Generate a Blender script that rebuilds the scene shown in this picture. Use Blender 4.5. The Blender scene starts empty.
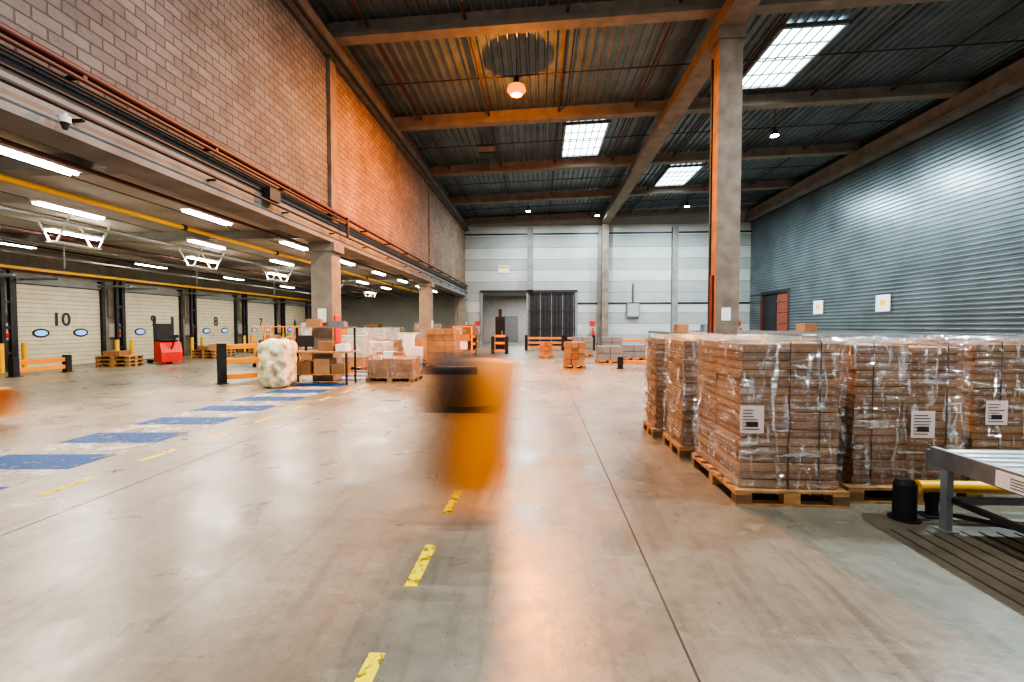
import bpy, math, random
from mathutils import Vector, Matrix, noise
random.seed(7)
scene=bpy.context.scene
COL=scene.collection

# ------------------------------------------------------------------ materials
def newmat(name):
    m=bpy.data.materials.new(name); m.use_nodes=True
    nt=m.node_tree; b=nt.nodes['Principled BSDF']
    return m,nt,b
def N(nt,t,**k):
    n=nt.nodes.new(t)
    for a,v in k.items(): setattr(n,a,v)
    return n
def mat(name,col,rough=.6,metal=0.,var=.15,scale=3.,bump=0.,bscale=30.,stretch=(1,1,1),emit=None,estr=0.,spec=.5):
    m,nt,b=newmat(name); L=nt.links
    tc=N(nt,'ShaderNodeTexCoord'); mp=N(nt,'ShaderNodeMapping'); mp.inputs['Scale'].default_value=stretch
    L.new(tc.outputs['Object'],mp.inputs[0])
    no=N(nt,'ShaderNodeTexNoise'); no.inputs['Scale'].default_value=scale; no.inputs['Detail'].default_value=5
    L.new(mp.outputs[0],no.inputs['Vector'])
    mx=N(nt,'ShaderNodeMix',data_type='RGBA')
    mx.inputs[6].default_value=tuple(c*(1-var) for c in col)+(1,)
    mx.inputs[7].default_value=tuple(min(1,c*(1+var)) for c in col)+(1,)
    rp=N(nt,'ShaderNodeMapRange'); rp.inputs[1].default_value=.3; rp.inputs[2].default_value=.7
    L.new(no.outputs[0],rp.inputs[0]); L.new(rp.outputs[0],mx.inputs[0]); L.new(mx.outputs[2],b.inputs['Base Color'])
    b.inputs['Roughness'].default_value=rough; b.inputs['Metallic'].default_value=metal
    b.inputs['Specular IOR Level'].default_value=spec
    if bump>0:
        n2=N(nt,'ShaderNodeTexNoise'); n2.inputs['Scale'].default_value=bscale; n2.inputs['Detail'].default_value=4
        L.new(mp.outputs[0],n2.inputs['Vector'])
        bp=N(nt,'ShaderNodeBump'); bp.inputs['Strength'].default_value=bump; bp.inputs['Distance'].default_value=.02
        L.new(n2.outputs[0],bp.inputs['Height']); L.new(bp.outputs[0],b.inputs['Normal'])
    if emit:
        b.inputs['Emission Color'].default_value=tuple(emit)+(1,); b.inputs['Emission Strength'].default_value=estr
    return m

def brick_mat(name,c1,c2,mortar,bw=.4,rh=.2,ms=.012,swap='YZ',var=.4):
    m,nt,b=newmat(name); L=nt.links
    tc=N(nt,'ShaderNodeTexCoord'); sp=N(nt,'ShaderNodeSeparateXYZ'); cb=N(nt,'ShaderNodeCombineXYZ')
    L.new(tc.outputs['Object'],sp.inputs[0])
    L.new(sp.outputs['Y' if swap=='YZ' else 'X'],cb.inputs[0]); L.new(sp.outputs['Z'],cb.inputs[1])
    br=N(nt,'ShaderNodeTexBrick'); L.new(cb.outputs[0],br.inputs['Vector'])
    br.inputs['Scale'].default_value=1; br.inputs['Brick Width'].default_value=bw; br.inputs['Row Height'].default_value=rh
    br.inputs['Mortar Size'].default_value=ms; br.inputs['Mortar Smooth'].default_value=.4
    br.inputs['Color1'].default_value=c1+(1,); br.inputs['Color2'].default_value=c2+(1,); br.inputs['Mortar'].default_value=mortar+(1,)
    no=N(nt,'ShaderNodeTexNoise'); no.inputs['Scale'].default_value=.8; no.inputs['Detail'].default_value=8; no.inputs['Roughness'].default_value=.7; L.new(cb.outputs[0],no.inputs['Vector'])
    rp=N(nt,'ShaderNodeMapRange'); rp.inputs[1].default_value=.3; rp.inputs[2].default_value=.7; rp.inputs[3].default_value=1-var; rp.inputs[4].default_value=1+var*.6
    L.new(no.outputs[0],rp.inputs[0])
    vm=N(nt,'ShaderNodeVectorMath',operation='SCALE'); L.new(br.outputs['Color'],vm.inputs[0]); L.new(rp.outputs[0],vm.inputs['Scale'])
    L.new(vm.outputs[0],b.inputs['Base Color'])
    n3=N(nt,'ShaderNodeTexNoise'); n3.inputs['Scale'].default_value=14; n3.inputs['Detail'].default_value=5; L.new(cb.outputs[0],n3.inputs['Vector'])
    ad=N(nt,'ShaderNodeMath',operation='MULTIPLY_ADD'); ad.inputs[1].default_value=-.6; L.new(n3.outputs[0],ad.inputs[0]); L.new(br.outputs['Fac'],ad.inputs[2])
    bp=N(nt,'ShaderNodeBump'); bp.invert=True; bp.inputs['Strength'].default_value=.9; bp.inputs['Distance'].default_value=.03
    L.new(ad.outputs[0],bp.inputs['Height']); L.new(bp.outputs[0],b.inputs['Normal'])
    b.inputs['Roughness'].default_value=.75
    return m

def floor_mat():
    m,nt,b=newmat('polished_concrete'); L=nt.links
    tc=N(nt,'ShaderNodeTexCoord')
    def no(scale,det=6,st=(1,1,1),dist=0.):
        mp=N(nt,'ShaderNodeMapping'); mp.inputs['Scale'].default_value=st; L.new(tc.outputs['Object'],mp.inputs[0])
        n=N(nt,'ShaderNodeTexNoise'); n.inputs['Scale'].default_value=scale; n.inputs['Detail'].default_value=det; n.inputs['Distortion'].default_value=dist
        n.inputs['Roughness'].default_value=.62
        L.new(mp.outputs[0],n.inputs['Vector']); return n.outputs[0]
    def rng(o,a,bb,c=0,d=1):
        r=N(nt,'ShaderNodeMapRange'); r.inputs[1].default_value=a; r.inputs[2].default_value=bb; r.inputs[3].default_value=c; r.inputs[4].default_value=d
        L.new(o,r.inputs[0]); return r.outputs[0]
    def mix(f,a,bb,bt='MIX'):
        x=N(nt,'ShaderNodeMix',data_type='RGBA'); x.blend_type=bt
        for i,v in ((0,f),(6,a),(7,bb)):
            if isinstance(v,(tuple,float)): x.inputs[i].default_value=v
            else: L.new(v,x.inputs[i])
        return x.outputs[2]
    c=mix(rng(no(.45,9,dist=.6),.34,.66),(.120,.100,.070,1),(.255,.228,.175,1))
    c=mix(rng(no(2.2,9,dist=1.),.35,.75,0,.5),c,(.205,.190,.152,1))
    c=mix(rng(no(9,9),.48,.75,0,.5),c,(.085,.071,.052,1))
    c=mix(rng(no(1.2,8,(6,.5,1),.4),.52,.70,0,.46),c,(.068,.058,.045,1))   # tyre streaks along the hall
    c=mix(rng(no(1.0,8,(.6,5,1),.8),.58,.75,0,.38),c,(.31,.285,.23,1))
    c=mix(rng(no(3,8,(1,1,1),2.5),.60,.66,0,.25),c,(.34,.315,.26,1))
    c=mix(rng(no(5,3,dist=.3),.69,.74,0,.75),c,(.04,.036,.03,1))
    c=mix(rng(no(38,3),.62,.70,0,.6),c,(.045,.04,.03,1))
    L.new(c,b.inputs['Base Color'])
    L.new(rng(no(1.5,9,dist=.5),.3,.7,.22,.46),b.inputs['Roughness'])
    bp=N(nt,'ShaderNodeBump'); bp.inputs['Strength'].default_value=.15; bp.inputs['Distance'].default_value=.02
    L.new(no(7,8),bp.inputs['Height']); L.new(bp.outputs[0],b.inputs['Normal'])
    b.inputs['Specular IOR Level'].default_value=.55
    return m

def worn_paint(name,col,cover=.5,sc=7):
    m,nt,b=newmat(name); L=nt.links
    tc=N(nt,'ShaderNodeTexCoord'); n=N(nt,'ShaderNodeTexNoise'); n.inputs['Scale'].default_value=sc; n.inputs['Detail'].default_value=8; n.inputs['Roughness'].default_value=.7
    L.new(tc.outputs['Object'],n.inputs['Vector'])
    r=N(nt,'ShaderNodeMapRange'); r.inputs[1].default_value=cover-.06; r.inputs[2].default_value=cover+.06; r.inputs[3].default_value=1; r.inputs[4].default_value=0
    L.new(n.outputs[0],r.inputs[0])
    b.inputs['Base Color'].default_value=col+(1,); b.inputs['Roughness'].default_value=.65; b.inputs['Specular IOR Level'].default_value=.3
    L.new(r.outputs[0],b.inputs['Alpha'])
    return m

def wrap_mat():
    m,nt,b=newmat('stretch_film'); L=nt.links
    nt.nodes.remove(b); out=nt.nodes['Material Output']
    tc=N(nt,'ShaderNodeTexCoord')
    def strk(sc,rot,s2,lo,hi):
        mp=N(nt,'ShaderNodeMapping'); mp.inputs['Scale'].default_value=sc; mp.inputs['Rotation'].default_value=rot
        L.new(tc.outputs['Object'],mp.inputs[0])
        n=N(nt,'ShaderNodeTexNoise'); n.inputs['Scale'].default_value=s2; n.inputs['Detail'].default_value=7; n.inputs['Distortion'].default_value=1.2
        L.new(mp.outputs[0],n.inputs['Vector'])
        r=N(nt,'ShaderNodeMapRange'); r.inputs[1].default_value=lo; r.inputs[2].default_value=hi; L.new(n.outputs[0],r.inputs[0])
        return n.outputs[0],r.outputs[0]
    n1,a1=strk((8,8,1.2),(.35,.3,0),1.6,.55,.64)
    n2,a2=strk((1.6,1.6,11),(-.25,.35,0),1.3,.57,.66)
    mxm=N(nt,'ShaderNodeMath',operation='MAXIMUM'); L.new(a1,mxm.inputs[0]); L.new(a2,mxm.inputs[1])
    sm=N(nt,'ShaderNodeMath',operation='ADD'); L.new(n1,sm.inputs[0]); L.new(n2,sm.inputs[1])
    bp=N(nt,'ShaderNodeBump'); bp.inputs['Strength'].default_value=1.; bp.inputs['Distance'].default_value=.09
    L.new(sm.outputs[0],bp.inputs['Height'])
    tr=N(nt,'ShaderNodeBsdfTransparent'); tr.inputs[0].default_value=(.98,.98,.98,1)
    gl=N(nt,'ShaderNodeBsdfGlossy'); gl.inputs['Roughness'].default_value=.08; L.new(bp.outputs[0],gl.inputs['Normal'])
    df=N(nt,'ShaderNodeBsdfDiffuse'); df.inputs[0].default_value=(.80,.80,.82,1); L.new(bp.outputs[0],df.inputs['Normal'])
    r=N(nt,'ShaderNodeMapRange'); r.inputs[3].default_value=.10; r.inputs[4].default_value=.72
    L.new(mxm.outputs[0],r.inputs[0])
    a=N(nt,'ShaderNodeMixShader'); a.inputs[0].default_value=.14; L.new(gl.outputs[0],a.inputs[1]); L.new(df.outputs[0],a.inputs[2])
    s=N(nt,'ShaderNodeMixShader'); L.new(r.outputs[0],s.inputs[0]); L.new(tr.outputs[0],s.inputs[1]); L.new(a.outputs[0],s.inputs[2])
    L.new(s.outputs[0],out.inputs[0])
    return m

def motion_mat(name,col,x0,x1,z0,z1,amax=.95,col2=None,fl=.35,fr=.2,skew=0.):
    """smeared moving-paint material: opacity falls off toward the sides of the moving machine"""
    m,nt,b=newmat(name); L=nt.links
    tc=N(nt,'ShaderNodeTexCoord'); sp=N(nt,'ShaderNodeSeparateXYZ'); L.new(tc.outputs['Object'],sp.inputs[0])
    def rng(o,a,bb,c=0,d=1):
        r=N(nt,'ShaderNodeMapRange',interpolation_type='SMOOTHSTEP'); r.inputs[1].default_value=a; r.inputs[2].default_value=bb; r.inputs[3].default_value=c; r.inputs[4].default_value=d
        L.new(o,r.inputs[0]); return r.outputs[0]
    def mul(a,bb):
        k=N(nt,'ShaderNodeMath',operation='MULTIPLY')
        for i,v in enumerate((a,bb)):
            if isinstance(v,float): k.inputs[i].default_value=v
            else: L.new(v,k.inputs[i])
        return k.outputs[0]
    sk=N(nt,'ShaderNodeMath',operation='MULTIPLY_ADD'); L.new(sp.outputs[2],sk.inputs[0]); sk.inputs[1].default_value=-skew; L.new(sp.outputs[0],sk.inputs[2])
    X=sk.outputs[0]
    w=x1-x0
    a=mul(rng(X,x0,x0+fl*w),rng(X,x1-fr*w,x1,1,0))
    a=mul(a,rng(sp.outputs[2],z0,z0+.30*(z1-z0)))
    a=mul(a,rng(sp.outputs[2],z1-.14,z1,1,.1))
    L.new(mul(a,amax),b.inputs['Alpha'])
    if col2:
        x=N(nt,'ShaderNodeMix',data_type='RGBA'); x.inputs[6].default_value=col2+(1,); x.inputs[7].default_value=col+(1,)
        L.new(rng(X,x0+.20*w,x0+.68*w),x.inputs[0]); L.new(x.outputs[2],b.inputs['Base Color'])
    else: b.inputs['Base Color'].default_value=col+(1,)
    b.inputs['Roughness'].default_value=.6
    return m

M={}
M['floor']=floor_mat()
M['block']=brick_mat('concrete_block',(.106,.100,.096),(.152,.142,.136),(.066,.061,.058),.36,.165,.013)
M['brick']=brick_mat('lamp_tinted_block',(.20,.128,.08),(.27,.175,.11),(.125,.08,.05),.36,.165,.012)  # redder far blocks, with orange lamp glow also put into the colour
M['conc']=mat('concrete_beam',(.21,.18,.145),.8,var=.2,scale=2,bump=.2)
M['concd']=mat('concrete_grey',(.19,.18,.163),.8,var=.25,scale=1.5,bump=.2)
M['conccol']=mat('concrete_column',(.18,.13,.097),.8,var=.28,scale=2.5,bump=.25)
M['deck']=mat('roof_deck_steel',(.145,.182,.195),.42,.35,var=.2,scale=1.5)
M['clad']=mat('wall_cladding_steel',(.15,.178,.185),.28,.55,var=.22,scale=.6)
M['panel']=mat('white_wall_panel',(.42,.43,.40),.55,var=.08,scale=.8)
M['panel2']=mat('white_wall_panel_b',(.30,.31,.29),.55,var=.08,scale=.8)
M['seam']=mat('panel_seam',(.09,.09,.085),.8,var=.1)
M['docklo']=mat('dock_wall_paint',(.24,.22,.18),.7,var=.15)
M['slab']=mat('dock_ceiling_slab',(.28,.255,.215),.8,var=.2,scale=1.2)
M['door']=mat('dock_door_panel',(.50,.46,.35),.5,var=.08)
M['black']=mat('black_rubber',(.012,.012,.014),.7,var=.2)
M['dark']=mat('dark_steel',(.03,.03,.034),.5,.3,var=.2)
M['steel']=mat('galvanised_steel',(.30,.31,.31),.4,.7,var=.15,scale=8)
M['grey']=mat('grey_paint',(.18,.195,.20),.5,var=.12)
M['roller']=mat('conveyor_roller',(.42,.43,.44),.3,.85,var=.08)
M['redpipe']=mat('red_oxide_pipe',(.09,.025,.018),.5,var=.2)
M['redpipe2']=mat('roof_bracing_pipe',(.07,.028,.02),.6,var=.2)
M['red']=mat('red_paint',(.60,.02,.015),.4,var=.1)
M['reddoor']=mat('door_red_brown',(.20,.055,.035),.5,var=.15)
M['yellow']=mat('safety_yellow',(.80,.42,.01),.45,var=.1)
M['orange']=mat('machine_orange',(.80,.25,.012),.4,var=.1)
M['white']=mat('white_plastic',(.65,.65,.63),.5,var=.05)
M['paper']=mat('paper_label',(.66,.54,.50),.6,var=.04)
M['ink']=mat('printing_ink',(.04,.035,.035),.7,var=.1)
M['bluegrey']=mat('bluegrey_crate',(.14,.18,.22),.6,var=.2)
M['glass']=mat('window_glass_blue',(.10,.22,.38),.15,var=.2,emit=(.2,.45,.9),estr=.5)
M['wood']=mat('pallet_wood',(.38,.20,.08),.8,var=.35,scale=4,stretch=(2,2,8),bump=.3)
M['woodd']=mat('pallet_wood_dark',(.18,.10,.05),.85,var=.35,scale=5,bump=.3)
M['c1']=mat('cardboard_a',(.29,.150,.066),.75,var=.16,scale=5)
M['c2']=mat('cardboard_b',(.25,.126,.055),.75,var=.16,scale=5)
M['c3']=mat('cardboard_c',(.335,.180,.083),.75,var=.16,scale=5)
M['cgap']=mat('cardboard_shadow_gap',(.05,.025,.012),.9,var=.2)
M['tape']=mat('printed_tape',(.33,.235,.16),.6,var=.15)
M['film']=wrap_mat()
M['filmop']=mat('opaque_film_wrap',(.42,.40,.36),.3,var=.4,scale=6,bump=.8,bscale=12)
M['foam']=mat('waste_film_bale',(.56,.50,.33),.45,var=.6,scale=5,bump=1.,bscale=9)
M['pyel']=worn_paint('worn_yellow_paint',(.80,.62,.01),.56,14)
M['pblue']=worn_paint('worn_blue_paint',(.006,.066,.235),.57,4)
M['pwhite']=worn_paint('worn_white_paint',(.42,.42,.40),.50,4)
M['joint']=mat('floor_joint_sealant',(.05,.04,.03),.8,var=.4,scale=6)
M['sky']=mat('skylight_glazing',(.8,.9,.9),.3,emit=(.72,.93,1.),estr=2.8)
M['tube']=mat('fluorescent_tube',(1,1,1),.3,emit=(1,.96,.86),estr=18)
M['led']=mat('led_lens',(1,1,1),.3,emit=(.8,.95,1.),estr=30)
M['sod']=mat('sodium_lamp_refractor',(.1,.02,0),.9,emit=(1,.24,.0),estr=.85,var=.02)
M['room']=mat('next_hall_wall',(.40,.38,.35),.7,var=.1)

# ------------------------------------------------------------------ mesh builder
class MB:
    def __init__(s,name,M4=None):
        s.name=name; s.v=[]; s.f=[]; s.m=[]; s.sm=[]; s.mats=[]; s.M=M4 or Matrix.Identity(4)
    def mi(s,k):
        if k not in s.mats: s.mats.append(k)
        return s.mats.index(k)
    def add(s,vs,fs,k,smooth=False):
        o=len(s.v); s.v+= [s.M@Vector(v) for v in vs]
        for f in fs: s.f.append([i+o for i in f]); s.m.append(s.mi(k)); s.sm.append(smooth)
    def box(s,x0,x1,y0,y1,z0,z1,k,rz=0.):
        vs=[(x,y,z) for x in (x0,x1) for y in (y0,y1) for z in (z0,z1)]
        if rz:
            cx,cy=(x0+x1)/2,(y0+y1)/2; c,sn=math.cos(rz),math.sin(rz)
            vs=[(cx+(x-cx)*c-(y-cy)*sn,cy+(x-cx)*sn+(y-cy)*c,z) for x,y,z in vs]
        s.add(vs,[(0,1,3,2),(4,6,7,5),(0,4,5,1),(2,3,7,6),(0,2,6,4),(1,5,7,3)],k)
    def beam(s,p0,p1,w,h,k):
        p0,p1=Vector(p0),Vector(p1); d=(p1-p0).normalized()
        up=Vector((0,0,1)) if abs(d.z)<.95 else Vector((0,1,0))
        r=d.cross(up).normalized()*w/2; u=r.cross(d).normalized()*h/2
        vs=[p+a*r+b*u for p in (p0,p1) for a in (-1,1) for b in (-1,1)]
        s.add(vs,[(0,1,3,2),(4,6,7,5),(0,4,5,1),(2,3,7,6),(0,2,6,4),(1,5,7,3)],k)
    def cyl(s,p0,p1,r,k,n=10,r2=None,smooth=True):
        if r2 is None:r2=r
        p0,p1=Vector(p0),Vector(p1); d=(p1-p0).normalized()
        up=Vector((0,0,1)) if abs(d.z)<.95 else Vector((1,0,0))
        a=d.cross(up).normalized(); b=a.cross(d)
        vs=[]
        for p,rr in ((p0,r),(p1,r2)):
            for i in range(n):
                t=2*math.pi*i/n; vs.append(p+(a*math.cos(t)+b*math.sin(t))*rr)
        s.add(vs,[(i,(i+1)%n,n+(i+1)%n,n+i) for i in range(n)],k,smooth)
        o=[list(range(n))[::-1],list(range(n,2*n))]; s.add(vs,o,k,False)
    def prism(s,prof,x0,x1,k,axis='x',smooth=False):
        n=len(prof)
        if axis=='x': vs=[(x0,a,b) for a,b in prof]+[(x1,a,b) for a,b in prof]
        elif axis=='y': vs=[(a,x0,b) for a,b in prof]+[(a,x1,b) for a,b in prof]
        else: vs=[(a,b,x0) for a,b in prof]+[(a,b,x1) for a,b in prof]
        s.add(vs,[(i,(i+1)%n,n+(i+1)%n,n+i) for i in range(n)],k,smooth)
        s.add(vs,[list(range(n))[::-1],list(range(n,2*n))],k)
    def sheet(s,prof,a0,a1,k,axis='y'):
        n=len(prof)
        if axis=='y': vs=[(a,a0,b) for a,b in prof]+[(a,a1,b) for a,b in prof]
        else: vs=[(a,b,a0) for a,b in prof]+[(a,b,a1) for a,b in prof]
        s.add(vs,[(i,i+1,n+i+1,n+i) for i in range(n-1)],k)
    def build(s,bevel=0.,parent=None):
        me=bpy.data.meshes.new(s.name); me.from_pydata(s.v,[],s.f); 
        for k in s.mats: me.materials.append(M[k])
        me.polygons.foreach_set('material_index',s.m); me.polygons.foreach_set('use_smooth',s.sm); me.update()
        ob=bpy.data.objects.new(s.name,me); COL.objects.link(ob)
        if bevel:
            b=ob.modifiers.new('bevel','BEVEL'); b.width=bevel; b.segments=2; b.limit_method='ANGLE'
        if parent: ob.parent=parent
        return ob
def T(x,y,z=0,r=0): return Matrix.Translation((x,y,z))@Matrix.Rotation(r,4,'Z')

XL,XR,YB,YF=-6.1,16.5,37.0,-5.0
XD=-19.0
def zr(x): return 9.8+.034*(x-XL)     # underside of cross beams
BEAMS=[1.3,7.2,13.1,19.0,24.9,30.8,36.7]

# ------------------------------------------------------------------ shell
f=MB('floor'); f.box(XD-.4,XR+.4,YF,46,-.3,0,'floor'); f.build()
j=MB('floor_joints')
for x in (-13.7,-8.9,-4.1,.72,5.5,10.3): j.box(x-.006,x+.006,YF,YB,.0,.0015,'joint')
for y in (9.6,19.4,29.2): j.box(XD,XR,y-.006,y+.006,0,.0015,'joint')
j.build()

w=MB('wall_left_upper')
w.box(XL-.3,XL,YF,12.9,4.6,10.4,'block')
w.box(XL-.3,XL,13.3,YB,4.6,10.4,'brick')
w.box(XL-.3,XL-.001,12.9,13.3,4.6,10.4,'conccol')
w.build()
w=MB('pilasters_eaves_girder')  # wall pilasters, eaves girder and a pipe in one mesh
w.box(XL+.001,XL+.10,12.9,13.3,4.6,9.34,'conccol'); w.box(XL+.001,XL+.06,24.75,25.05,4.6,9.34,'conccol')
w.box(XL+.005,XL+.22,YF,YB,9.35,9.79,'concd'); w.cyl((XL+.3,YF,9.3),(XL+.3,YB-.2,9.3),.05,'dark')
w.build()
w=MB('lintel_beam')
w.box(XL-.45,XL+.06,YF,YB,4.1,4.6,'concd')
w.box(XL+.06,XL+.11,YF,YB,4.52,4.6,'dark')
w.box(XL-.44,XL+.16,YF,YB,4.0,4.1,'concd')
w.build()
for y in (1.3,13.1,24.9,36.6):
    c=MB('concrete_pillar'); c.box(XL-.5,XL+.12,y-.3,y+.3,0,3.75,'conc'); c.box(XL-.56,XL+.22,y-.34,y+.34,3.75,3.999,'conc')
    c.box(XL+.12,XL+.15,y-.18,y+.18,.9,1.9,'red' if y<20 else 'white')
    if y<20: c.box(XL-.3,XL-.05,y-.33,y-.30,1.7,2.1,'white')
    c.build(.01)
d=MB('ceiling_dock'); d.box(XD-.3,XL-.45,YF,41,4.4,4.6,'slab')
x=XD+.6
while x<XL-.6:
    d.box(x-.015,x+.015,YF,41,4.385,4.4,'seam'); x+=1.2
d.build()
d=MB('dock_ceiling_beams')
for y in [b for b in BEAMS]: d.box(XD,XL-.45,y-.15,y+.15,4.16,4.399,'concd')
d.build()
w=MB('wall_dock'); w.box(XD-.3,XD,YF,41,0,4.6,'docklo'); w.build()
w=MB('wall_dock_end'); w.box(XD,XL-.3,40.8,41,0,4.6,'panel'); w.box(XL-.3,XL,YB+.2,41,0,4.6,'panel'); w.build()
doors=[(6.7,'12'),(11.0,'11'),(15.3,'10'),(19.6,'9'),(23.9,'8'),(28.2,'7'),(32.5,'6'),(36.8,'5')]
for i,(y,num) in enumerate(doors):
    e=bpy.data.objects.new('door_%d'%(i+1),None); COL.objects.link(e)
    d=MB('sectional_panel')
    for k in range(6):
        d.box(XD+.05,XD+.08,y,y+3.2,.02+k*.52,.02+k*.52+.505,'door')
        for q in (.17,.34): d.box(XD+.08,XD+.088,y,y+3.2,.02+k*.52+q,.02+k*.52+q+.02,'docklo')
    d.box(XD+.002,XD+.05,y,y+3.2,0,3.14,'seam')
    for q in (.85,2.35):
        d.prism([(y+q+.30*math.cos(t*math.pi/8),1.33+.17*math.sin(t*math.pi/8)) for t in range(16)],XD+.08,XD+.10,'black')
        d.prism([(y+q+.23*math.cos(t*math.pi/8),1.33+.11*math.sin(t*math.pi/8)) for t in range(16)],XD+.095,XD+.107,'glass')
    d.build(parent=e)
    g=MB('door_frame')
    for yy in (y-.14,y+3.2): g.box(XD+.002,XD+.2,yy,yy+.14,0,3.5,'dark')
    g.box(XD+.002,XD+.16,y,y+3.2,3.16,3.4,'grey')
    g.box(XD+.3,XD+.42,y-.38,y-.26,0,3.6,'dark'); g.box(XD+.3,XD+.42,y-.66,y-.54,0,3.6,'dark')
    for z in (.6,1.5,2.4,3.3): g.box(XD+.3,XD+.40,y-.54,y-.38,z,z+.1,'dark')
    g.box(XD+.002,XD+.3,y-.62,y-.3,1.1,1.7,'white'); g.box(XD+.002,XD+.1,y-.7,y-.2,2.,3.2,'docklo')
    g.box(XD+.3,XD+.34,y-.55,y-.37,1.2,1.35,'red')
    g.cyl((XD+.55,y-.1,0),(XD+.55,y-.1,1.),.08,'yellow'); g.cyl((XD+.55,y-.82,0),(XD+.55,y-.82,1.),.08,'yellow')
    g.box(XD+.21,XD+1.7,y+.1,y+.18,3.25,3.33,'grey'); g.box(XD+.21,XD+1.7,y+3.0,y+3.08,3.25,3.33,'grey')
    g.build(parent=e)
    tcv=bpy.data.curves.new('number','FONT'); tcv.body=num; tcv.size=.72; tcv.extrude=.004; tcv.offset=.012; tcv.align_x='CENTER'; tcv.materials.append(M['ink'])
    to=bpy.data.objects.new('number',tcv); to.location=(XD+.10,y+1.6,1.62); to.rotation_euler=(math.pi/2,0,math.pi/2); to.parent=e; COL.objects.link(to)
r=MB('yellow_guard_rail')
r.box(XD+.44,XD+.54,4,39,3.62,3.72,'yellow')
for i,(y,_) in enumerate(doors): r.box(XD,XD+.44,y-.5,y-.42,3.62,3.72,'yellow')
r.build()

p=MB('sprinkler_pipes')
p.cyl((XL+.18,YF,4.88),(XL+.18,YB-.1,4.88),.055,'redpipe')
p.cyl((XL+.26,YF,4.74),(XL+.26,13.6,4.74),.03,'redpipe')
p.cyl((XL+.26,13.6,4.88),(XL+.26,13.6,4.3),.04,'redpipe')
p.cyl((XL+.19,YF,4.65),(XL+.19,YB-.1,4.65),.025,'dark')
p.cyl((XL+.22,YF,4.30),(XL+.22,YB-.1,4.30),.03,'dark')
y=YF+1
while y<YB:
    p.box(XL+.002,XL+.25,y,y+.05,4.78,4.82,'dark'); p.box(XL+.062,XL+.2,y,y+.05,4.24,4.27,'dark'); y+=2.4
p.box(XL+.12,XL+.27,9.6,10.0,4.35,4.6,'dark')
p.build()
p=MB('dock_sprinkler_pipe')
for x in (-7.1,-13.2): p.cyl((x,YF,4.05),(x,38,4.05),.035,'redpipe')
p.cyl((-15.6,YF,4.05),(-15.6,39,4.05),.03,'dark')
p.build()
p=MB('yellow_gas_pipe')
y=YF
while y<38:
    p.cyl((-8.9,y,4.06),(-8.9,y+3.9,4.06),.05,'yellow'); p.cyl((-8.9,y+3.9,4.06),(-8.9,y+4.0,4.06),.075,'dark'); 
    y+=4.
p.build()
p=MB('cable_trays')
for x,z in ((-11.2,4.02),(-14.6,4.0),(-16.8,3.95)):
    p.box(x-.12,x+.12,YF,39,z,z+.04,'steel')
p.build()
sc=MB('security_camera'); sc.cyl((XL+.3,5.3,4.16),(XL+.3,5.3,4.08),.06,'white',14); sc.cyl((XL+.3,5.3,4.08),(XL+.3,5.3,4.0),.05,'dark',14,.025); sc.beam((XL+.17,5.3,4.2),(XL+.32,5.3,4.18),.03,.04,'white'); sc.build()

prof=[];z=0
while z<10.9:
    prof+= [(XR,z),(XR,z+.09),(XR-.045,z+.12),(XR-.045,z+.165)]; z+=.19
w=MB('wall_right')
n=len(prof); vs=[(a,YF,b) for a,b in prof]+[(a,31.5,b) for a,b in prof]
w.add(vs,[(i,i+1,n+i+1,n+i) for i in range(n-1)],'clad')
hi=[q for q in prof if q[1]>=3.9]; n=len(hi)
w.add([(a,31.5,b) for a,b in hi]+[(a,YB,b) for a,b in hi],[(i,i+1,n+i+1,n+i) for i in range(n-1)],'clad')
lo=[q for q in prof if q[1]<=3.97]; n=len(lo)
w.add([(a,35,b) for a,b in lo]+[(a,YB,b) for a,b in lo],[(i,i+1,n+i+1,n+i) for i in range(n-1)],'clad')
w.box(XR-.05,XR+.3,31.3,31.5,0,3.9,'redpipe'); w.box(XR-.05,XR+.3,35,35.2,0,3.9,'redpipe'); w.box(XR-.05,XR+.3,31.3,35.2,3.9,4.1,'dark')
w.box(XR+.3,XR+.35,YF,YB,0,11,'dark')
w.build()
d=MB('door_9'); d.box(XR+.1,XR+.15,31.5,33.1,0,3.9,'reddoor'); d.box(XR+.1,XR+.15,33.2,35,0,3.9,'dark')
for k in range(5): d.box(XR+.05,XR+.1,31.5,33.1,.3+k*.75,.36+k*.75,'woodd')
d.build()

w=MB('wall_back')
def pan(x0,x1,z0,z1):
    z=z0;i=0
    while z<z1-.01:
        zz=min(z+.9,z1); w.box(x0,x1,YB,YB+.05,z+.014,zz-.014,'panel' if (i%2) else 'panel2'); 
        for q in (.18,.36,.54,.72):
            if z+q<zz-.05: w.box(x0,x1,YB-.01,YB,z+q,z+q+.03,'panel2')
        z=zz;i+=1
    w.box(x0,x1,YB+.05,YB+.2,z0,z1,'seam')
pan(XL-.3,-4.66,0,4.3); pan(2.82,XR+.3,0,4.3); pan(XL-.3,XR+.3,4.3,10.7)
w.build()
t=MB('trim_1')
for x in (-.8,4.82,10.6,14.9): t.box(x-.22,x+.22,YB-.35,YB-.011,4.5 if x<0 else 0,9.4,'concd' if x<12 else 'panel2')
t.box(-4.85,-4.66,YB-.1,YB+.2,0,4.3,'grey'); t.box(-1.1,-.95,YB-.1,YB+.2,0,4.3,'grey'); t.box(2.82,3.0,YB-.1,YB+.2,0,4.3,'grey'); t.box(-4.85,3.,YB-.1,YB+.2,4.3,4.5,'dark')
t.box(XL,XR,YB-.12,YB-.011,8.95,9.05,'dark'); t.box(3,XR,YB-.04,YB-.011,3.35,3.5,'dark')
t.build()
t=MB('door_10')
t.box(-.95,2.82,YB+.02,YB+.08,0,4.3,'dark')
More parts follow.
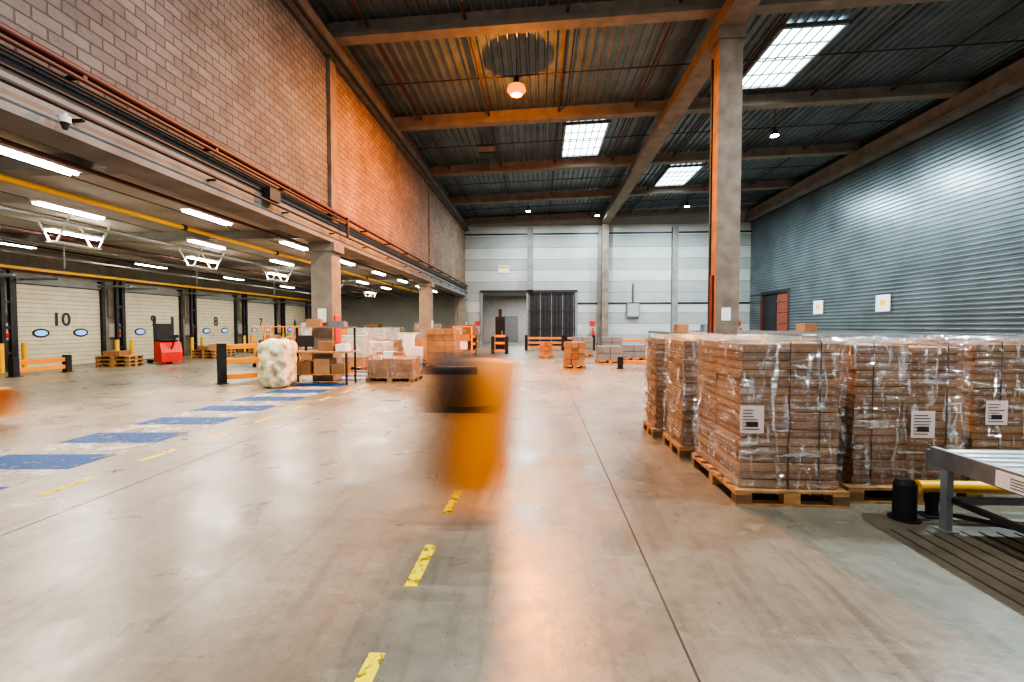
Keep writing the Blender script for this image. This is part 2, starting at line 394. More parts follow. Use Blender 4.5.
for i in range(13): t.box(-.9+i*.3,-.86+i*.3,YB-.05,YB+.02,0,4.3,'grey' if i%3==0 else 'black')
for z in (.05,1.4,2.8,4.2): t.box(-.95,2.82,YB-.07,YB-.05,z,z+.05,'dark')
t.build()
w=MB('wall_next_hall')
w.box(-7,-6.8,YB+.3,45.8,0,4.6,'room'); w.box(4,4.2,YB+.3,45.8,0,4.6,'room'); w.box(-7,4.2,45.8,46,0,4.6,'room'); w.box(-7,4.2,YB+.3,46,4.6,4.7,'room')
w.box(-3.6,-2.2,45.7,45.8,0,2.6,'grey')
w.build()

prof=[]; x=XL-.3
def zd(x): return zr(x)+.47
while x<XR+.3:
    for dx,dz in ((0,0),(.04,.09),(.22,.09),(.26,0)): prof.append((x+dx,zd(x+dx)+dz))
    x+=.30
c=MB('ceiling'); c.sheet(prof,YF,YB+.2,'deck'); c.add([(XL-.3,YF,zd(XL)+.12),(XR+.4,YF,zd(XR)+.12),(XR+.4,YB+.2,zd(XR)+.12),(XL-.3,YB+.2,zd(XL)+.12)],[(0,1,2,3)],'deck'); c.build()
for y in BEAMS:
    b=MB('roof_beam'); 
    b.prism([(XL,zr(XL)+.14),(XR,zr(XR)+.14),(XR,zr(XR)+.46),(XL,zr(XL)+.46)],y-.15,y+.15,'conc','y'); b.prism([(XL,zr(XL)-.0),(XR,zr(XR)-.0),(XR,zr(XR)+.14),(XL,zr(XL)+.14)],y-.2,y+.2,'conc','y'); b.build()
g=MB('roof_girder'); g.box(4.87,5.33,YF,YB,9.80,10.17,'conc'); g.box(4.78,5.42,YF,YB,9.62,9.80,'conc'); g.build()
g=MB('edge_girder'); g.box(16.05,16.4,YF,YB,9.95,10.53,'conc'); g.box(15.95,16.4,YF,YB,9.75,9.95,'concd'); g.build()
c=MB('concrete_column'); c.box(4.8,5.42,12.8,13.4,0,9.3,'conccol'); c.box(4.75,4.8,12.95,13.15,.8,3.0,'redpipe'); c.box(4.76,4.8,13.2,13.3,0,9,'dark'); c.box(4.74,5.48,12.74,13.46,9.3,9.62,'conccol')
c.box(4.95,5.2,12.79,12.8,1.75,2.1,'white'); c.build(.015)
c=MB('concrete_column'); c.box(4.85,5.35,YB-.8,YB-.36,0,9.62,'conccol'); c.build(.015)
p=MB('roof_pipes')
for x in (-4.9,-2.1,.75,3.8,7.0,10.6,13.6):
    z=zr(x)+.28
    p.cyl((x,YF,z),(x,YB-.3,z),.04,'redpipe2')
for y in (10.2,16.2,22.0,27.8,33.7): p.cyl((XL+.2,y,zr(XL)+.37),(XR-.3,y,zr(XR)+.37),.022,'redpipe2')
p.build()
for (x0,x1,y0,y1) in ((7.35,9.25,14.6,18.2),(1.1,3.,20.4,24.2),(7.35,9.25,26.8,30.3),(7.35,9.25,2.8,6.2)):
    s=MB('window_skylight')
    za,zb=zd(x0)-.03,zd(x1)-.03
    s.add([(x0,y0,za),(x1,y0,zb),(x1,y1,zb),(x0,y1,za)],[(3,2,1,0)],'sky')
    for (a,b_) in (((x0,y0,za-.02),(x1,y0,zb-.02)),((x1,y0,zb-.02),(x1,y1,zb-.02)),((x1,y1,zb-.02),(x0,y1,za-.02)),((x0,y1,za-.02),(x0,y0,za-.02))): s.beam(a,b_,.1,.12,'steel')
    for k in range(1,6):
        xx=x0+(x1-x0)*k/6; zz=zd(xx)-.05; s.beam((xx,y0,zz),(xx,y1,zz),.05,.03,'steel')
    for k in range(1,4):
        yy=y0+(y1-y0)*k/4; s.beam((x0,yy,za-.03),(x1,yy,zb-.03),.05,.04,'steel')
    s.build()
b=MB('roof_heater'); b.box(-2.9,-2.2,21.6,22.4,9.75,10.1,'dark'); b.box(-2.95,-2.15,21.58,21.6,9.8,10.05,'grey')
for x in (-2.8,-2.3): b.cyl((x,22,10.1),(x,22,zd(x)+.02),.02,'dark')
b.build()

# ------------------------------------------------------------------ lamps
def area(name,loc,size,power,col,size_y=None,rot=(0,0,0),spread=None):
    l=bpy.data.lights.new(name,'AREA'); l.energy=power; l.color=col; l.size=size
    if size_y: l.shape='RECTANGLE'; l.size_y=size_y
    else: l.shape='DISK'
    o=bpy.data.objects.new(name,l); o.location=loc; o.rotation_euler=rot; COL.objects.link(o); return o
def highbay(x,y,key='led',power=420,col=(.74,.92,1.)):
    zz=9.75; top=zd(x)
    e=MB('high_bay_lamp')
    e.cyl((x,y,zz+.3),(x,y,top),.012,'dark',6); e.cyl((x,y,zz+.12),(x,y,zz+.32),.08,'dark',14,.06)
    e.cyl((x,y,zz),(x,y,zz+.12),.17,'dark',18,.12); e.cyl((x,y,zz-.03),(x,y,zz-.001),.15,key,18)
    ob=e.build(); a=area('lamp_light',(x,y,zz-.06),.3,power,col); a.parent=ob
for y in (3.0,9.2): highbay(10,y,power=640)
for y in (20.4,26.5,32.): highbay(10,y,power=600)
for y in (3.0,9.0): highbay(-.85,y,power=220,col=(.97,.97,.96))
highbay(-.85,32.6,power=440)
highbay(4.2,34.2,power=200)
e=MB('sodium_high_bay_lamp'); x,y,zz=-.8,15.4,9.55
e.cyl((x,y,zz+.3),(x,y,zd(x)+.05),.012,'dark',6); e.cyl((x,y,zz+.16),(x,y,zz+.36),.1,'dark',14,.07); e.cyl((x,y,zz+.02),(x,y,zz+.16),.26,'dark',18,.13)
e.cyl((x,y,zz-.26),(x,y,zz-.12),.20,'sod',20,.32); e.cyl((x,y,zz-.12),(x,y,zz+.02),.32,'sod',20,.28); ob=e.build()
a=area('sodium_light',(x,y,zz-.27),.22,1650,(1,.31,.035)); a.parent=ob
l=bpy.data.lights.new('sodium_glow','POINT'); l.energy=240; l.color=(1,.30,.03); l.shadow_soft_size=.02
o=bpy.data.objects.new('sodium_glow',l); o.location=(x,y,zz-.5); COL.objects.link(o); o.parent=ob
def tube(x,y,z=4.04,L=1.4,frame=False,pw=42):
    e=MB('fluorescent_batten'); e.box(x-.11,x+.11,y,y+L,z+.03,z+.09,'white'); 
    for dx in (-.06,.06): e.cyl((x+dx,y+.03,z),(x+dx,y+L-.03,z),.022,'tube',8)
    if frame:
        for q in (.15,L-.15):
            e.beam((x-.45,y+q,4.38),(x-.1,y+q,3.75),.035,.035,'white'); e.beam((x+.45,y+q,4.38),(x+.1,y+q,3.75),.035,.035,'white')
        e.beam((x,y+.1,3.75),(x,y+L-.1,3.75),.28,.04,'white'); e.cyl((x,y+.4,3.74),(x,y+.4,3.1),.02,'grey')
    ob=e.build(); a=area('tube_light',(x,y+L/2,z-.04),.2,pw,(1,.92,.76),L); a.parent=ob
for k in range(8): tube(-7.5,5.6+3.65*k)
for k in range(6): tube(-10.0,8.5+4.0*k)
for yy in (10.8,15.4,20.2,26,32.): tube(-12.4,yy,z=4.02,frame=True)
for k in range(5): tube(-15.8,12+5*k,pw=48)
area('next_hall_light',(-1.5,41.5,4.4),3,200,(.95,1,1))

# ------------------------------------------------------------------ floor markings
m=MB('floor_marking_walkway')
for k in range(-4,14):
    y=4.68+1.16*k
    for (a,b_,k_) in ((y,y+.60,'pblue'),(y+.62,y+1.15,'pwhite')):
        m.add([(-6.6,a-.06,.002),(-5.25,a+.04,.002),(-5.25,b_+.04,.002),(-6.6,b_-.06,.002)],[(0,1,2,3)],k_)
m.build()
m=MB('floor_marking_dashes')
for k in range(-2,2): m.box(-.83,-.75,2.70+1.1*k,3.23+1.1*k,0,.003,'pyel')
for k in range(-3,8): m.box(-4.75,-4.68,5.05+1.1*k,5.58+1.1*k,0,.003,'pyel')
for k in range(0,5): m.box(-2.3,-2.23,6.5+1.5*k,7.1+1.5*k,0,.003,'pwhite')
m.build()
m=MB('floor_rail_tracks')
for k in range(12): m.box(2.75+.13*k,2.765+.13*k,.8,3.7,0,.004,'joint')
m.build()

# ------------------------------------------------------------------ pallets
def pallet(mb,x0,x1,y0,y1,z=0):
    w='wood'
    for i in range(3):
        yy=y0+(y1-y0-.1)*i/2; mb.box(x0,x1,yy,yy+.1,z,z+.022,w)
        for jx in range(3):
            xx=x0+(x1-x0-.14)*jx/2; mb.box(xx,xx+.14,yy,yy+.1,z+.022,z+.1,w if (i+jx)%2 else 'woodd')
    for jx in range(3):
        xx=x0+(x1-x0-.14)*jx/2; mb.box(xx,xx+.14,y0,y1,z+.1,z+.122,w)
    n=6
    for i in range(n):
        yy=y0+(y1-y0-.12)*i/(n-1); mb.box(x0,x1,yy,yy+.12,z+.122,z+.144,w)
def film(mb,x0,x1,y0,y1,z0,z1,amp=.018,seed=0,nd=.08):
    nx=max(4,int((x1-x0)/nd)); ny=max(4,int((y1-y0)/nd)); nz=max(4,int((z1-z0)/nd))
    def P(x,y,z,nrm):
        v=Vector((x*6+seed,y*6,z*2.5)); k=abs(noise.noise(v))*amp*1.6+noise.noise(v*2.7)*amp*.6
        top=max(0,(z-z1+.12)/.12); k-=top*.02
        return Vector((x,y,z))+Vector(nrm)*k
    def grid(fn,a,b):
        vs=[fn(i/a,j_/b) for i in range(a+1) for j_ in range(b+1)]
        fs=[(i*(b+1)+j_,(i+1)*(b+1)+j_,(i+1)*(b+1)+j_+1,i*(b+1)+j_+1) for i in range(a) for j_ in range(b)]
        mb.add(vs,fs,'film',True)
    X=lambda t:x0+(x1-x0)*t; Y=lambda t:y0+(y1-y0)*t; Z=lambda t:z0+(z1-z0)*t
    grid(lambda a,b:P(X(a),y0,Z(b),(0,-1,0)),nx,nz); grid(lambda a,b:P(X(a),y1,Z(b),(0,1,0)),nx,nz)
    grid(lambda a,b:P(x0,Y(a),Z(b),(-1,0,0)),ny,nz); grid(lambda a,b:P(x1,Y(a),Z(b),(1,0,0)),ny,nz)
    grid(lambda a,b:P(X(a),Y(b),z1+.01,(0,0,1)),nx,ny)
def carton_stack(mb,x0,x1,y0,y1,z0,z1,nx=3,ny=3,lh=.088,jit=.006,detail=True):
    nl=max(1,round((z1-z0)/lh)); h=(z1-z0)/nl
    mb.box(x0+.03,x1-.03,y0+.03,y1-.03,z0+.01,z1-.03,'cgap')
    for k in range(nl):
        ax,ay=nx,ny
        lean=random.uniform(-jit,jit)
        for i in range(ax):
            for jj in range(ay):
                if 0<i<ax-1 and 0<jj<ay-1 and k<nl-1: continue
                a=x0+(x1-x0)*i/ax; b_=x0+(x1-x0)*(i+1)/ax; c_=y0+(y1-y0)*jj/ay; d_=y0+(y1-y0)*(jj+1)/ay
                ox=random.uniform(-jit,jit)+lean; oy=random.uniform(-jit,jit)+lean
                zt=z0+(k+1)*h-.006
                if k==nl-1: zt+=random.uniform(-.012,.02)
                mb.box(a+.003+ox,b_-.003+ox,c_+.003+oy,d_-.003+oy,z0+k*h+.004,zt,random.choice(('c1','c2','c3','c1')))
                if detail:
                    zc=z0+(k+.5)*h
                    if jj==0:
                        wq=(b_-a)*.82; xs=a+(b_-a)*.08
                        s_=xs
                        while s_<xs+wq-.02:
                            q=random.uniform(.02,.05); mb.box(s_+ox,min(s_+q,b_-.01)+ox,c_+oy-.0005,c_+.003+oy,zc-.010,zc+.004,'tape'); s_+=q+random.uniform(.01,.03)
                    if i==0:
                        wq=(d_-c_)*.8; ys=c_+(d_-c_)*.1; s_=ys
                        while s_<ys+wq-.02:
                            q=random.uniform(.02,.06); mb.box(a+ox-.0005,a+.003+ox,s_+oy,s_+q+oy,zc-.010,zc+.004,'tape'); s_+=q+random.uniform(.01,.04)
def wrapped(x0,x1,y0,y1,top,label=None,straps=(),nx=2,ny=2,seed=0,px=None,detail=True,lh=.076,r=0):
    mb=MB('wrapped_pallet_of_cartons')
    p=px or (x0-.04,x1+.04,y0-.04,y1+.04); pallet(mb,*p)
    carton_stack(mb,x0,x1,y0,y1,.146,top,nx,ny,lh,detail=detail,jit=.010)
    film(mb,x0-.026,x1+.026,y0-.026,y1+.026,.10,top+.02,seed=seed,nd=.04 if detail else .2,amp=.034)
    if label:
        lx,lz=label; mb.box(lx,lx+.2,y0-.080,y0-.076,lz,lz+.24,'paper')
        for q in range(7): mb.box(lx+.02,lx+random.uniform(.1,.18),y0-.082,y0-.080,lz+.03+q*.028,lz+.037+q*.028,'ink')
        mb.box(lx+.05,lx+.15,y0-.082,y0-.080,lz+.055,lz+.10,'ink')
    for sx in straps:
        mb.box(sx,sx+.009,y0-.024,y0-.020,.14,top+.02,'dark'); mb.box(sx,sx+.009,y0-.03,y1+.03,top+.022,top+.026,'dark'); mb.box(sx,sx+.009,y1+.026,y1+.03,.14,top+.02,'dark')
    for q in range(12 if detail else 0):
        L_=random.uniform(.3,.7); xa=random.uniform(x0,x1-.2); ya=random.uniform(y0,y1-.2); an=random.uniform(0,3.1)
        vs=[];K=8
        for i in range(K+1):
            t=i/K; cx=min(max(xa+math.cos(an)*L_*t,x0),x1); cy=min(max(ya+math.sin(an)*L_*t,y0),y1)
            vs+=[(cx-.03*math.sin(an),cy+.03*math.cos(an),top+.03),(cx,cy,top+.045+.03*noise.noise(Vector((cx*9,cy*9,q)))+.025),(cx+.03*math.sin(an),cy-.03*math.cos(an),top+.03)]
        mb.add(vs,[(3*i+a,3*i+3+a,3*i+4+a,3*i+1+a) for i in range(K) for a in (0,1)],'film',True)
    return mb.build()
wrapped(1.79,2.64,4.17,5.28,1.44,label=(1.76,.66),straps=(2.20,2.46),px=(1.74,2.71,4.11,5.31))
wrapped(2.88,3.82,4.34,5.36,1.42,label=(3.32,.60),straps=(3.02,3.66),seed=5,px=(2.78,3.93,4.24,5.42))
wrapped(1.72,2.64,5.58,6.26,1.43,seed=11)
wrapped(1.64,2.66,6.56,7.10,1.41,seed=17)
wrapped(4.36,5.3,4.85,5.9,1.42,seed=23,straps=(4.6,),label=(4.42,.62))
wrapped(2.9,3.9,5.82,6.6,1.30,seed=29)
wrapped(5.6,6.6,4.85,5.85,1.42,seed=31)
wrapped(4.3,5.2,6.3,7.2,1.30,seed=37,detail=False)

# ------------------------------------------------------------------ conveyors
def conveyor(x0,x1,y0,y1,z,axis='y',pitch=.12,leg=1.8,name='roller_conveyor',rr=.028,label=None):
    mb=MB(name)
    if axis=='y':
        for xx in (x0,x1-.05): mb.box(xx,xx+.05,y0,y1,z-.13,z+.01,'steel')
        y=y0+.06
        while y<y1-.04: mb.cyl((x0+.05,y,z-.03),(x1-.05,y,z-.03),rr,'roller',8); y+=pitch
        L_=max(1,round((y1-y0-.3)/leg))
        for k in range(L_+1):
            yy=y0+.1+(y1-y0-.26)*k/L_
            for xx in (x0+.003,x1-.053): mb.box(xx,xx+.05,yy,yy+.06,0,z-.13,'grey'); mb.box(xx-.03,xx+.08,yy-.03,yy+.09,0,.012,'grey')
            mb.box(x0+.05,x1-.05,yy+.01,yy+.05,z*.35,z*.35+.05,'grey')
    else:
        for yy in (y0,y1-.05): mb.box(x0,x1,yy,yy+.05,z-.13,z+.01,'steel')
        x=x0+.06
        while x<x1-.04: mb.cyl((x,y0+.05,z-.03),(x,y1-.05,z-.03),rr,'roller',8); x+=pitch
        L_=max(1,round((x1-x0-.3)/leg))
        for k in range(L_+1):
            xx=x0+.1+(x1-x0-.26)*k/L_
            for yy in (y0+.003,y1-.053): mb.box(xx,xx+.06,yy,yy+.05,0,z-.13,'grey')
            mb.box(xx+.01,xx+.05,y0+.05,y1-.05,z*.35,z*.35+.05,'grey')
    return mb
c=conveyor(3.14,4.25,.6,3.84,.62,leg=1.4,pitch=.115,rr=.032)
c.box(3.19,4.2,.62,3.82,.50,.53,'black')
c.box(3.132,3.14,2.9,3.30,.50,.61,'white')
for q in range(4): c.box(3.130,3.132,2.95,3.2,.52+q*.02,.526+q*.02,'ink')
c.box(3.14,4.25,3.84,3.88,.44,.60,'steel')
c.beam((3.2,3.75,.12),(4.2,2.9,.12),.03,.03,'dark'); c.beam((3.2,3.75,.25),(3.2,2.0,.25),.04,.04,'dark')
c.build(.004)
b=MB('black_floor_bollard'); b.cyl((3.02,3.92,0),(3.02,3.92,.30),.08,'black',20); b.cyl((3.02,3.92,.30),(3.02,3.92,.33),.08,'black',20,.06); b.cyl((3.02,3.92,0),(3.02,3.92,.012),.11,'black',20); b.build()
b=MB('yellow_guard_bar'); b.cyl((3.18,4.0,.25),(5.2,4.0,.25),.05,'yellow',14)
for x in (3.3,5.1): b.box(x-.03,x+.03,3.97,4.03,0,.21,'dark'); b.box(x-.08,x+.08,3.93,4.07,0,.012,'dark')
b.build()
conveyor(6.6,15.8,13.9,14.7,1.28,'x').build()
conveyor(7.0,7.8,15.1,30,1.28,'y').build()
conveyor(9.4,10.2,15.1,30,1.30,'y').build()
conveyor(12.2,13.0,15.1,33,1.32,'y').build()
conveyor(6.4,15.8,9.6,10.4,1.34,'x').build()
conveyor(6.8,15.8,11.6,12.4,1.38,'x').build()
for (x,y,z,kk) in ((12.3,22,1.32,'c2'),(9.5,27,1.30,'bluegrey'),(7.1,24,1.28,'c1')):
    mb=MB('carton'); mb.box(x,x+.55,y,y+.7,z+.001,z+.4,kk); mb.box(x+.25,x+.3,y-.002,y+.702,z+.4,z+.403,'tape'); mb.build(.005)

# ------------------------------------------------------------------ moving pallet truck (smeared)
tx,ty=-.50,3.84
M['mvO']=motion_mat('moving_orange_body',(.90,.27,.003),tx-.74,tx+.30,-.02,1.4,.88,(.085,.052,.03),.58,.30,.10)
M['mvK']=motion_mat('moving_black_cover',(.018,.013,.01),tx-.60,tx+.26,0.74,1.46,.82,None,.62,.6)
mb=MB('pallet_truck')
body=[(ty-.30,.02),(ty+.26,.02),(ty+.28,.75),(ty+.20,1.20),(ty+.05,1.33),(ty-.14,1.30),(ty-.24,1.02),(ty-.32,.55)]
n=len(body); N_=14
vs=[]
for i in range(N_+1):
    t=i/N_; x=tx-.74+1.06*t; e_=math.sin(math.pi*min(max(t,.04),.96))**.3
    for (a,b_) in body: vs.append((x+.12*(b_-.6),ty+(a-ty)*e_,.68+(b_-.68)*(.84+.16*e_)))
mb.add(vs,[(i*n+q,i*n+(q+1)%n,(i+1)*n+(q+1)%n,(i+1)*n+q) for i in range(N_) for q in range(n)]+[list(range(n))[::-1],list(range(N_*n,N_*n+n))],'mvO',True)
cov=[(ty-.34,.92),(ty+.16,1.1),(ty+.17,1.33),(ty+.02,1.40),(ty-.16,1.38),(ty-.33,1.22)]
mb.prism(cov,tx-.60,tx+.26,'mvK','x',True)
mb.cyl((tx-.40,ty-.40,1.26),(tx+.02,ty-.40,1.26),.035,'mvK')
for dx in (-.2,.02): mb.box(tx+dx,tx+dx+.14,ty+.30,ty+1.3,.07,.12,'mvO')
for dx in (-.17,.05): mb.cyl((tx+dx,ty+1.2,.06),(tx+dx+.07,ty+1.2,.06),.06,'mvO',12)
mb.build()
# second smeared machine passing on the far left
M['mvL']=motion_mat('moving_orange_jack',(.85,.34,.02),-9.6,-8.12,-.02,.75,.85,None,.1,.5)
mb=MB('pallet_jack'); mb.prism([(6.3,.05),(6.9,.05),(6.9,.5),(6.75,.62),(6.45,.60),(6.3,.4)],-9.5,-8.15,'mvL','x',True)
mb.cyl((-8.9,6.6,.6),(-9.1,6.6,1.15),.03,'dark'); mb.cyl((-9.1,6.4,1.17),(-9.1,6.8,1.17),.03,'dark'); 
for q in (6.36,6.68): mb.box(-10.6,-9.45,q,q+.16,.06,.12,'dark')
mb.cyl((-8.9,6.5,.09),(-8.9,6.7,.09),.09,'black',14); mb.cyl((-10.4,6.38,.06),(-10.4,6.5,.06),.06,'black'); mb.cyl((-10.4,6.7,.06),(-10.4,6.82,.06),.06,'black'); mb.build()

# ------------------------------------------------------------------ left hand equipment
def barrier(x,y,r,L=1.4,h=1.12,rails=(.18,.62,1.02),name='safety_barrier'):
    mb=MB(name,T(x,y,0,r))
    for q in (0,L): mb.box(q-.09,q+.09,-.09,.09,0,h,'black'); mb.box(q-.14,q+.14,-.14,.14,0,.02,'dark')
    for z in rails: mb.box(.09,L-.09,-.05,.05,z-.07,z+.07,'orange')
    return mb.build(.01)
barrier(-8.75,12.0,math.radians(60),1.15)
barrier(-16.4,13.2,math.radians(90),1.6,.6,(.2,.45)); barrier(-9.4,14.9,math.radians(80),1.6)
barrier(-.9,30,0,2.4,1.0,(.2,.5,.8)); barrier(1.7,30,0,1.8,1.0,(.2,.5,.8))
barrier(3.0,17.2,0,1.1,.45,(.25,)); barrier(-3.6,23,math.radians(90),2.); barrier(-2.7,26,0,.8,1.)
barrier(4.2,26,0,2.,1.0,(.3,.8)); barrier(6.6,24,math.radians(90),2.,1.0,(.3,.8))

import bmesh
def blob(name,x,y,z,sx,sy,sz,key,amp=.08,pw=4,extra=None):
    bm=bmesh.new(); bmesh.ops.create_icosphere(bm,subdivisions=5,radius=1)
    for v in bm.verts:
        c=v.co; k=(abs(c.x)**pw+abs(c.y)**pw+abs(c.z)**pw)**(-1/pw); c=c*k
        nn=noise.noise(c*2.6+Vector((x,y,0)))*amp+noise.noise(c*7+Vector((x,y,3)))*amp*.6
        c=c*(1+nn); v.co=Vector((x+c.x*sx,y+c.y*sy,max(.0,z+c.z*sz)))
    me=bpy.data.meshes.new(name); bm.to_mesh(me); bm.free(); me.materials.append(M[key]); 
    for p_ in me.polygons: p_.use_smooth=True
    ob=bpy.data.objects.new(name,me); COL.objects.link(ob); return ob
blob('wrapped_waste_bale',-6.85,11.5,.62,.36,.36,.61,'foam',.09,7)
mb=MB('wrapped_pallet_of_cartons'); pallet(mb,-4.95,-3.55,12.6,13.6); carton_stack(mb,-4.9,-3.6,12.65,13.5,.146,.66,3,2,.16,detail=False); film(mb,-4.94,-3.56,12.62,13.54,.1,.70,nd=.12,amp=.05); mb.build()

mb=MB('packing_workbench')
mb.box(-7.0,-5.2,12.0,12.7,.86,.91,'wood')
for x in (-6.97,-5.28):
    for y in (12.03,12.62): mb.box(x,x+.05,y,y+.05,0,.86,'dark')
mb.box(-6.95,-5.25,12.05,12.65,.25,.28,'wood'); mb.box(-6.97,-6.92,12.6,12.66,.91,1.55,'dark'); mb.box(-5.28,-5.23,12.6,12.66,.91,1.55,'dark'); mb.box(-6.97,-5.23,12.45,12.68,1.55,1.58,'wood')
mb.box(-6.8,-6.3,12.1,12.5,.28,.62,'c1'); mb.box(-6.2,-5.75,12.1,12.55,.28,.7,'c3'); mb.box(-5.7,-5.35,12.1,12.5,.28,.55,'c2')
mb.box(-6.1,-5.7,12.15,12.5,.91,1.18,'c2'); mb.box(-5.6,-5.3,12.15,12.5,.91,1.1,'white'); mb.box(-6.75,-6.3,12.3,12.34,1.02,1.34,'black'); mb.box(-6.56,-6.5,12.3,12.36,.91,1.02,'black')
mb.box(-6.6,-6.2,12.48,12.66,1.58,1.8,'c1'); mb.box(-5.9,-5.5,12.48,12.66,1.58,1.74,'bluegrey')
mb.build(.006)
# two roll cages with mixed goods
for (x,y,r) in ((-8.0,13.7,.2),(-10.6,17.2,-.2),(-3.3,19.3,.1)):
    mb=MB('roll_cage_trolley',T(x,y,0,r))
    mb.box(-.4,.4,-.35,.35,.16,.2,'orange')
    for a in (-.4,.37):
        for b_ in (-.35,.32): mb.box(a,a+.03,b_,b_+.03,.2,1.6,'orange'); mb.cyl((a+.0,b_+.015,.08),(a+.03,b_+.015,.08),.08,'black',10)
        for z in (.6,1.0,1.56): mb.box(a,a+.03,-.32,.32,z,z+.03,'orange')
    for z in (1.0,1.56): mb.box(-.37,.37,.32,.35,z,z+.03,'orange')
    mb.box(-.35,.05,-.3,.28,.201,.62,'c3'); mb.box(.07,.35,-.28,.25,.201,.5,'bluegrey'); mb.box(-.3,.2,-.25,.2,.62,.95,'white'); mb.box(-.1,.3,-.2,.25,.96,1.25,'c1')
    mb.build()

def truck(x,y,r,key,name='electric_pallet_stacker'):
    mb=MB(name,T(x,y,0,r))
    mb.prism([(-.45,.08),(.3,.08),(.3,.85),(.15,.95),(-.3,.9),(-.45,.5)],-.38,.38,key,'x')
    mb.box(-.29,.29,.3,.40,.1,1.7,'dark')
    for q in (-.36,.29): mb.box(q,q+.07,.32,.42,.1,2.0,'dark')
    for q in (-.28,.12): mb.box(q,q+.16,.42,1.5,.08,.14,'dark')
    mb.cyl((0,-.35,.6),(0,-.8,1.15),.03,'dark'); mb.cyl((-.2,-.8,1.18),(.2,-.8,1.18),.03,'dark'); mb.box(-.1,.1,-.84,-.74,1.1,1.24,'dark')
    mb.cyl((-.1,-.1,.09),(.1,-.1,.09),.09,'black',14); mb.cyl((-.3,1.3,.05),(-.1,1.3,.05),.05,'black',12); mb.cyl((.1,1.3,.05),(.3,1.3,.05),.05,'black',12)
    mb.box(-.3,.3,-.2,.25,.95,1.02,'dark')
    return mb.build(.01)
truck(-15.8,18.4,math.radians(60),'red')
truck(-16.6,11.9,math.radians(100),'orange')

def goods(x,y,w,d,h,r=0,kind='c'):
    mb=MB('pallet_of_cartons',T(x,y,0,r)); pallet(mb,-w/2,w/2,-d/2,d/2)
    if kind=='c': carton_stack(mb,-w/2+.03,w/2-.03,-d/2+.03,d/2-.03,.146,.146+h,3,2,.24,.015,detail=False)
    elif kind=='f': carton_stack(mb,-w/2+.03,w/2-.03,-d/2+.03,d/2-.03,.146,.146+h,2,2,.28,.02,detail=False); film(mb,-w/2,w/2,-d/2,d/2,.1,h+.17,nd=.2,amp=.04,seed=x)
    elif kind=='w':
        carton_stack(mb,-w/2+.05,w/2-.05,-d/2+.05,d/2-.05,.146,.146+h*.3,2,2,.28,.01,detail=False); mb.box(-w/2+.03,w/2-.03,-d/2+.03,d/2-.03,.146+h*.3,.146+h,'filmop')
    elif kind=='b':
        n_=max(1,int(h/.3))
        for k in range(n_):
            mb.box(-w/2+.03,-.01,-d/2+.03,d/2-.03,.15+k*.3,.43+k*.3,'bluegrey'); mb.box(.01,w/2-.03,-d/2+.03,d/2-.03,.15+k*.3,.43+k*.3,'grey')
    elif kind=='l':
        for k in range(5):
            a=-w/2+.03+(w-.45)*(k%3)/2; b_=-d/2+.03+(d-.5)*(k//3); hh=random.uniform(.25,h)
            mb.box(a,a+.34,b_,b_+.34,.146,.146+hh,random.choice(('c1','c3','white','bluegrey','c2')))
    return mb.build()
goods(1.3,17.4,.8,.8,.85); goods(.3,23,.7,.7,.65); goods(-4.3,27.6,.85,1.,1.55,0,'c')
goods(3.0,20,1.1,.8,.8,0,'b'); goods(2.2,24,1.1,.8,1.0,0,'b'); goods(3.7,24,1.1,.8,.9,0,'b'); goods(4.3,21.5,1.1,.8,.8,0,'b'); goods(5.2,19.4,1.1,.8,.8,0,'c')
rnd=random.Random(3)
for (x0,y0) in [(-5.3,16),(-6.9,16.3),(-8.4,17.8),(-5.2,18.2),(-6.8,18.8),(-9.8,19.5),(-5.4,20.3),(-7.2,21.2),(-8.9,21.9),(-10.8,22.5),(-5.3,25.8),(-7.,24.),(-8.9,24.6),(-10.7,25.4),(-12.4,24.2),(-7.6,27),(-9.4,27.8),(-11.4,28.6),(-5.2,30.5),(-7.8,30.4),(-10.,31),(-12,31.6),(-5.,33.2),(-8,34),(-10.5,34.8),(-13,35),(-5.0,22.6),(-3.7,17.3),(-4.5,14.6),(-12.6,20.6),(-13.6,27)]:
    goods(x0,y0,1.15,.85,rnd.choice((.6,.8,1.1,1.35,1.6)) if y0>15 else .5,rnd.uniform(-.15,.15),rnd.choice(('c','l','f','w','f','w')))
for (x0,y0) in [(-16.6,17.0),(-16.3,21.5),(-16.8,22.9),(-16.4,26)]:
    mb=MB('pallet_stack'); mb.M=T(x0,y0,0,rnd.uniform(-.3,.3))
    for k in range(3): pallet(mb,-.6,.6,-.4,.4,k*.146)
    mb.box(-.4,.2,-.3,.3,.44,.62,'c1'); mb.build()
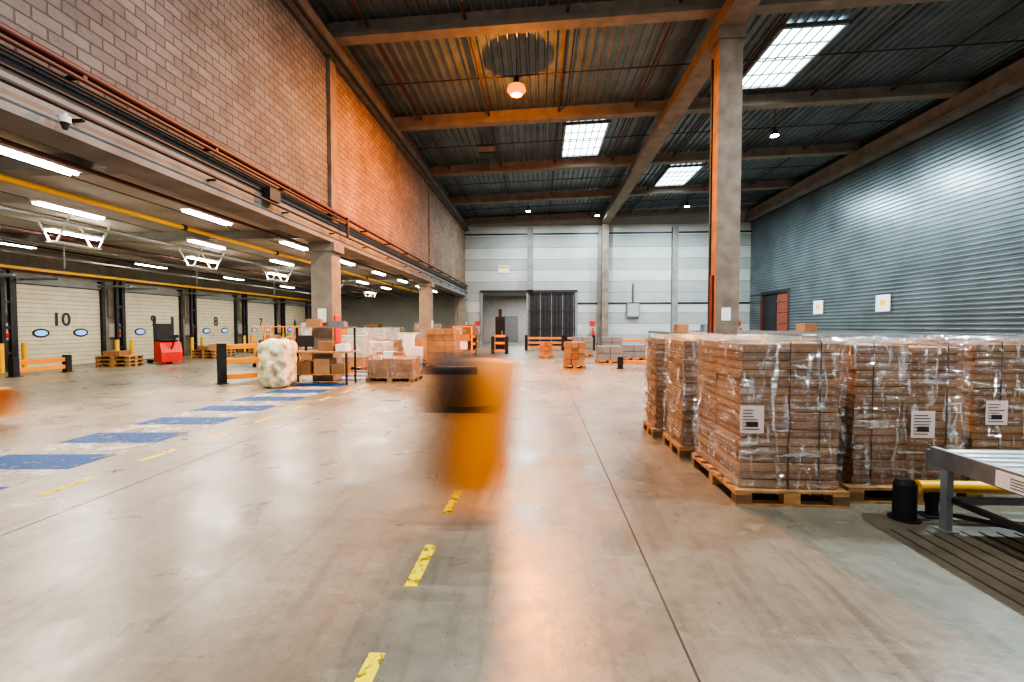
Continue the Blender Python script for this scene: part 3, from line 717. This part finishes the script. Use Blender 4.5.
mb=MB('control_cabinet'); mb.box(-2.9,-2.3,29.5,30.,0,2.2,'dark'); mb.box(-2.85,-2.35,29.47,29.5,.2,2.,'black'); mb.box(-2.5,-2.42,29.45,29.47,1.,1.3,'grey'); mb.box(-2.7,-2.5,29.6,29.8,2.2,2.7,'dark'); mb.build(.01)
mb=MB('electrical_box'); mb.box(6.9,7.9,YB-.3,YB-.01,2.3,3.4,'grey'); mb.box(7.0,7.8,YB-.32,YB-.3,2.4,3.3,'panel2'); mb.cyl((7.4,YB-.1,3.4),(7.4,YB-.1,5.),.04,'dark'); mb.build(.01)
for (x,k) in ((-5.1,1),(4.2,1),(15.6,1)):
    mb=MB('fire_extinguisher'); mb.cyl((x,YB-.5,.7),(x,YB-.5,1.25),.11,'red',14); mb.cyl((x,YB-.5,1.25),(x,YB-.5,1.35),.11,'red',14,.04); mb.box(x-.05,x+.07,YB-.54,YB-.46,1.35,1.42,'black'); mb.cyl((x+.06,YB-.52,1.36),(x+.13,YB-.52,.9),.015,'black',6); mb.box(x-.15,x+.15,YB-.39,YB-.011,.68,.74,'dark'); mb.box(x-.2,x+.2,YB-.03,YB-.011,1.6,2.0,'red'); mb.build()
mb=MB('wall_sign'); mb.box(-3.4,-2.5,YB-.05,YB-.02,5.9,6.5,'white'); mb.box(-3.35,-2.55,YB-.06,YB-.05,6.25,6.45,'yellow'); mb.build()
for y,zz in ((22.5,2.3),(27.6,2.3)):
    mb=MB('wall_notice'); mb.box(XR-.09,XR-.046,y,y+.9,zz,zz+.8,'white'); mb.box(XR-.1,XR-.09,y+.28,y+.6,zz+.3,zz+.55,'yellow'); mb.build()

# ------------------------------------------------------------------ world + camera
wd=bpy.data.worlds.new('World'); scene.world=wd; wd.use_nodes=True
bg=wd.node_tree.nodes['Background']; bg.inputs[0].default_value=(.98,.97,.96,1); bg.inputs[1].default_value=.46
cam=bpy.data.cameras.new('camera'); co=bpy.data.objects.new('camera',cam); COL.objects.link(co); scene.camera=co
cam.lens=16; cam.sensor_width=36; cam.clip_end=200; cam.clip_start=.05
co.location=(0,0,1.6); co.rotation_euler=(math.radians(90-1.89),0,math.radians(3.52))
scene.view_settings.view_transform='AgX'; scene.view_settings.look='AgX - High Contrast'; scene.view_settings.exposure=1.2
